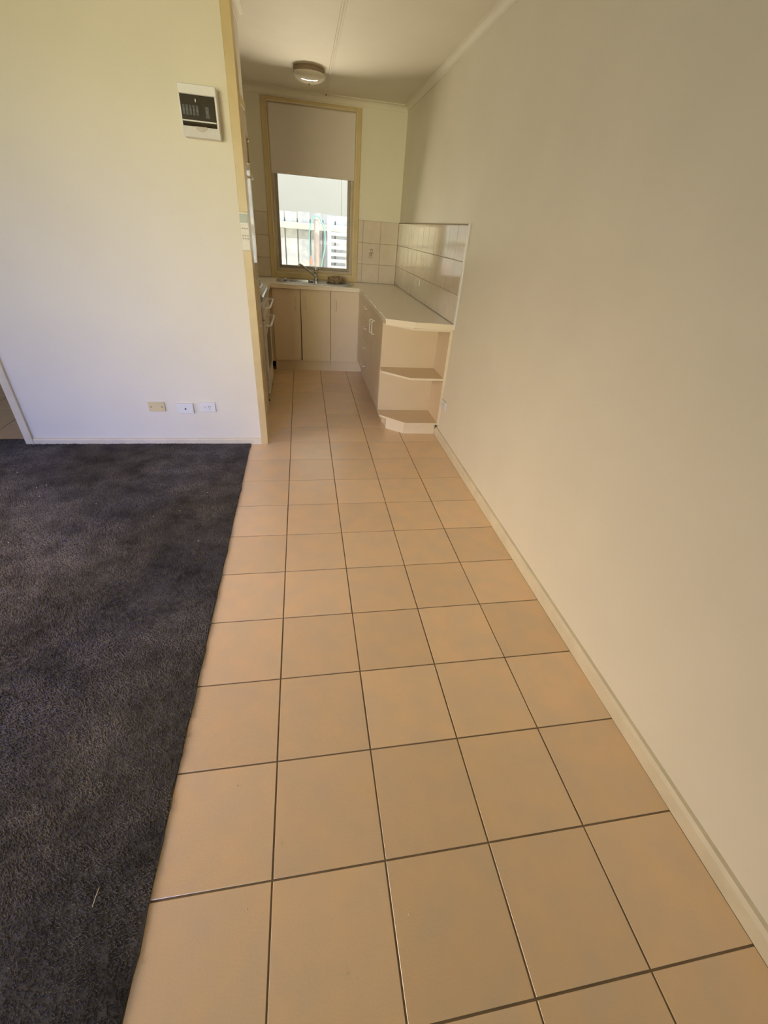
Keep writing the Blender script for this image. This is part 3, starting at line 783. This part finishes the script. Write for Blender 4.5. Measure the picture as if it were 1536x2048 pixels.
# outlet low on the right wall beside the shelves
p4 = thing('power_outlet', (XR, 2.80, .30), 'white power outlet low on the right wall beside the open shelves', 'outlet')
bm = bmesh.new(); bm_box(bm, XR-.012, XR, 2.765, 2.880, .268, .338, .003, 2); obj('plate', bm, M_WHITE, p4)
box('switch', M_WHITE, XR-.016, XR-.0118, 2.79, 2.80, .298, .316, p4, .001)
for dy, dzz in ((0, 0), (.012, 0), (.006, -.014)): box('slot', M_DARK, XR-.0124, XR-.0118, 2.83+dy, 2.833+dy, .298+dzz, .308+dzz, p4)
p5 = thing('splashback_outlet', (XR-.008, 4.1, 1.05), 'small power outlet on the tiled splashback above the worktop', 'outlet')
bm = bmesh.new(); bm_box(bm, XR-.020, XR-.0083, 4.045, 4.160, 1.020, 1.090, .003, 2); obj('plate', bm, M_WHITE, p5)
box('socket_face', M_YEL, XR-.026, XR-.0198, 4.055, 4.095, 1.028, 1.080, p5, .001)
# pegs on the side wall by the cooker
for i, z in enumerate((1.056, 1.026, .992)):
    bm = bmesh.new(); bm_lathe(bm, [(0, 0), (.006, 0), (.005, .006), (.008, .009), (.007, .013), (0, .014)], (-.2145, 3.562, z), 10, 'x')
    tag(obj('wall_peg', bm, M_WHITE), ['topmost', 'middle', 'lowest'][i]+' of three tiny white pegs on the side trim beside the cooker', 'peg', 'pegs beside the cooker')

# ---------------------------------------------------------------- outside the window
gd = struct(box('ground', M_GRASS, -9, 9, YB+.15, 16, -.5, -.45)); gd['label'] = 'sunlit ground outside the kitchen window'
struct(box('ground', M_GRASS, -14, 9, -14, YR-.13, -.3, -.2))
nb = thing('neighbour_house', (0, 9.3, 0), 'pale clad wall of the next house above the fence', 'house')
for i in range(-3, 5):
    box('panel', M_NEIGH, i*1.2-.31, i*1.2+.885, 9.3, 9.36, -.45, 4.6, nb)
fe = thing('fence', (0, 6.9, -.45), 'weathered timber paling fence behind the window', 'fence')
pw = .158; step = .1765
for i in range(-9, 14):
    x = -.078+i*step; j = random.uniform(-.008, .008)
    bm = bmesh.new(); bm_box(bm, x, x+pw+random.uniform(-.003, .004), 6.90+random.uniform(0, .006), 6.916, -.45, 1.575+j)
    obj('paling', bm, M_FENCE, fe)
box('rail', M_RAIL, -1.7, 2.4, 6.845, 6.893, 1.374, 1.452, fe, .004)
box('rail', M_RAIL, -1.7, 2.4, 6.845, 6.893, .30, .38, fe, .004)
box('backing_board', M_FENCE, -1.7, 2.4, 6.93, 6.945, -.45, 1.50, fe)
po = bmesh.new(); bm_tube(po, [(.345, 6.60, -.45), (.345, 6.60, 1.47), (.345, 6.60, 1.505), (.345, 6.60, 1.52)], [.036, .036, .030, .012], 16)
tag(obj('timber_post', po, M_POST, None, True), 'pale rounded post standing in front of the fence', 'post')
hz = bmesh.new()
hp = [(.255, 6.56, .70), (.245, 6.56, 1.10), (.246, 6.56, 1.36), (.275, 6.56, 1.47), (.315, 6.555, 1.535), (.345, 6.553, 1.545), (.385, 6.556, 1.53), (.425, 6.56, 1.46), (.455, 6.56, 1.36), (.462, 6.56, 1.25), (.44, 6.56, 1.12), (.41, 6.56, .98), (.39, 6.56, .70)]
bm_tube(hz, hp, .009, 8)
tag(obj('garden_hose', hz, M_HOSE, None, True), 'teal garden hose looped over the pale post', 'hose')
ga = thing('slatted_gate', (.75, 6.72, -.45), 'white slatted gate panel at the right of the window view', 'gate')
bm = bmesh.new(); bm_box(bm, .497, .548, 6.70, 6.74, -.44, 1.555, .003); obj('stile', bm, M_GATE, ga)
bm = bmesh.new(); bm_box(bm, 1.15, 1.20, 6.70, 6.74, -.44, 1.555, .003); obj('stile', bm, M_GATE, ga)
z = 1.505
box('slat', M_GATE, .5485, 1.1495, 6.705, 6.735, 1.508, 1.555, ga, .002)
for i in range(22):
    z = 1.455-i*.0815
    box('slat', M_GATE, .5485, 1.1495, 6.708, 6.732, z-.040, z, ga, .002)
rf = bmesh.new(); bm_lathe(rf, [(0, 0), (.018, .01), (.024, .05), (.016, .08), (.006, .10), (.008, .12), (0, .12)], (.262, 6.5, .965), 12)
bm_tube(rf, [(.262, 6.5, -.45), (.262, 6.5, .97)], .006, 6)
tag(obj('garden_sprinkler', rf, M_RED, None, True), 'small orange-red stake head standing below the teal hose', 'sprinkler')

# ---------------------------------------------------------------- debris
def crumb(x, y, z, r, name, label, group=None):
    bm = bmesh.new(); bmesh.ops.create_icosphere(bm, subdivisions=1, radius=r)
    for v in bm.verts: v.co = Vector((v.co.x*random.uniform(.7, 1.3), v.co.y*random.uniform(.7, 1.2), v.co.z*.6)); 
    bmesh.ops.translate(bm, verts=bm.verts, vec=(x, y, z))
    return tag(obj(name, bm, M_CRUMB), label, 'crumb', group)
for x, y in [(.02, .08), (.10, .35), (-.12, .25), (-.06, -.05), (.28, .18), (.35, -.12), (.62, .05), (.18, -.2), (-.22, .6), (.5, .33)]:
    crumb(x, y, .002, .0024, 'floor_crumb', 'tiny pale crumb lying on the terracotta floor tiles', 'crumbs on the tiles')
for x, y in [(-1.5, 2.1), (-1.46, 2.13), (-1.44, 2.0), (-1.1, 1.9), (-.5, 2.0), (-.62, 1.8), (-.46, 1.5), (-.75, 1.75), (-1.38, 1.55), (-1.4, 1.5), (-1.7, 2.3), (-1.9, 2.45)]:
    crumb(x, y, .012, .0035, 'carpet_crumb', 'tiny pale speck lying on the black carpet', 'specks on the carpet')
st = bmesh.new(); bm_tube(st, [(-.435, .005, .0165), (-.434, .02, .018), (-.4325, .043, .017)], .0008, 5)
tag(obj('grass_stalk', st, M_CRUMB), 'thin pale dry grass stalk lying on the black carpet', 'stalk')
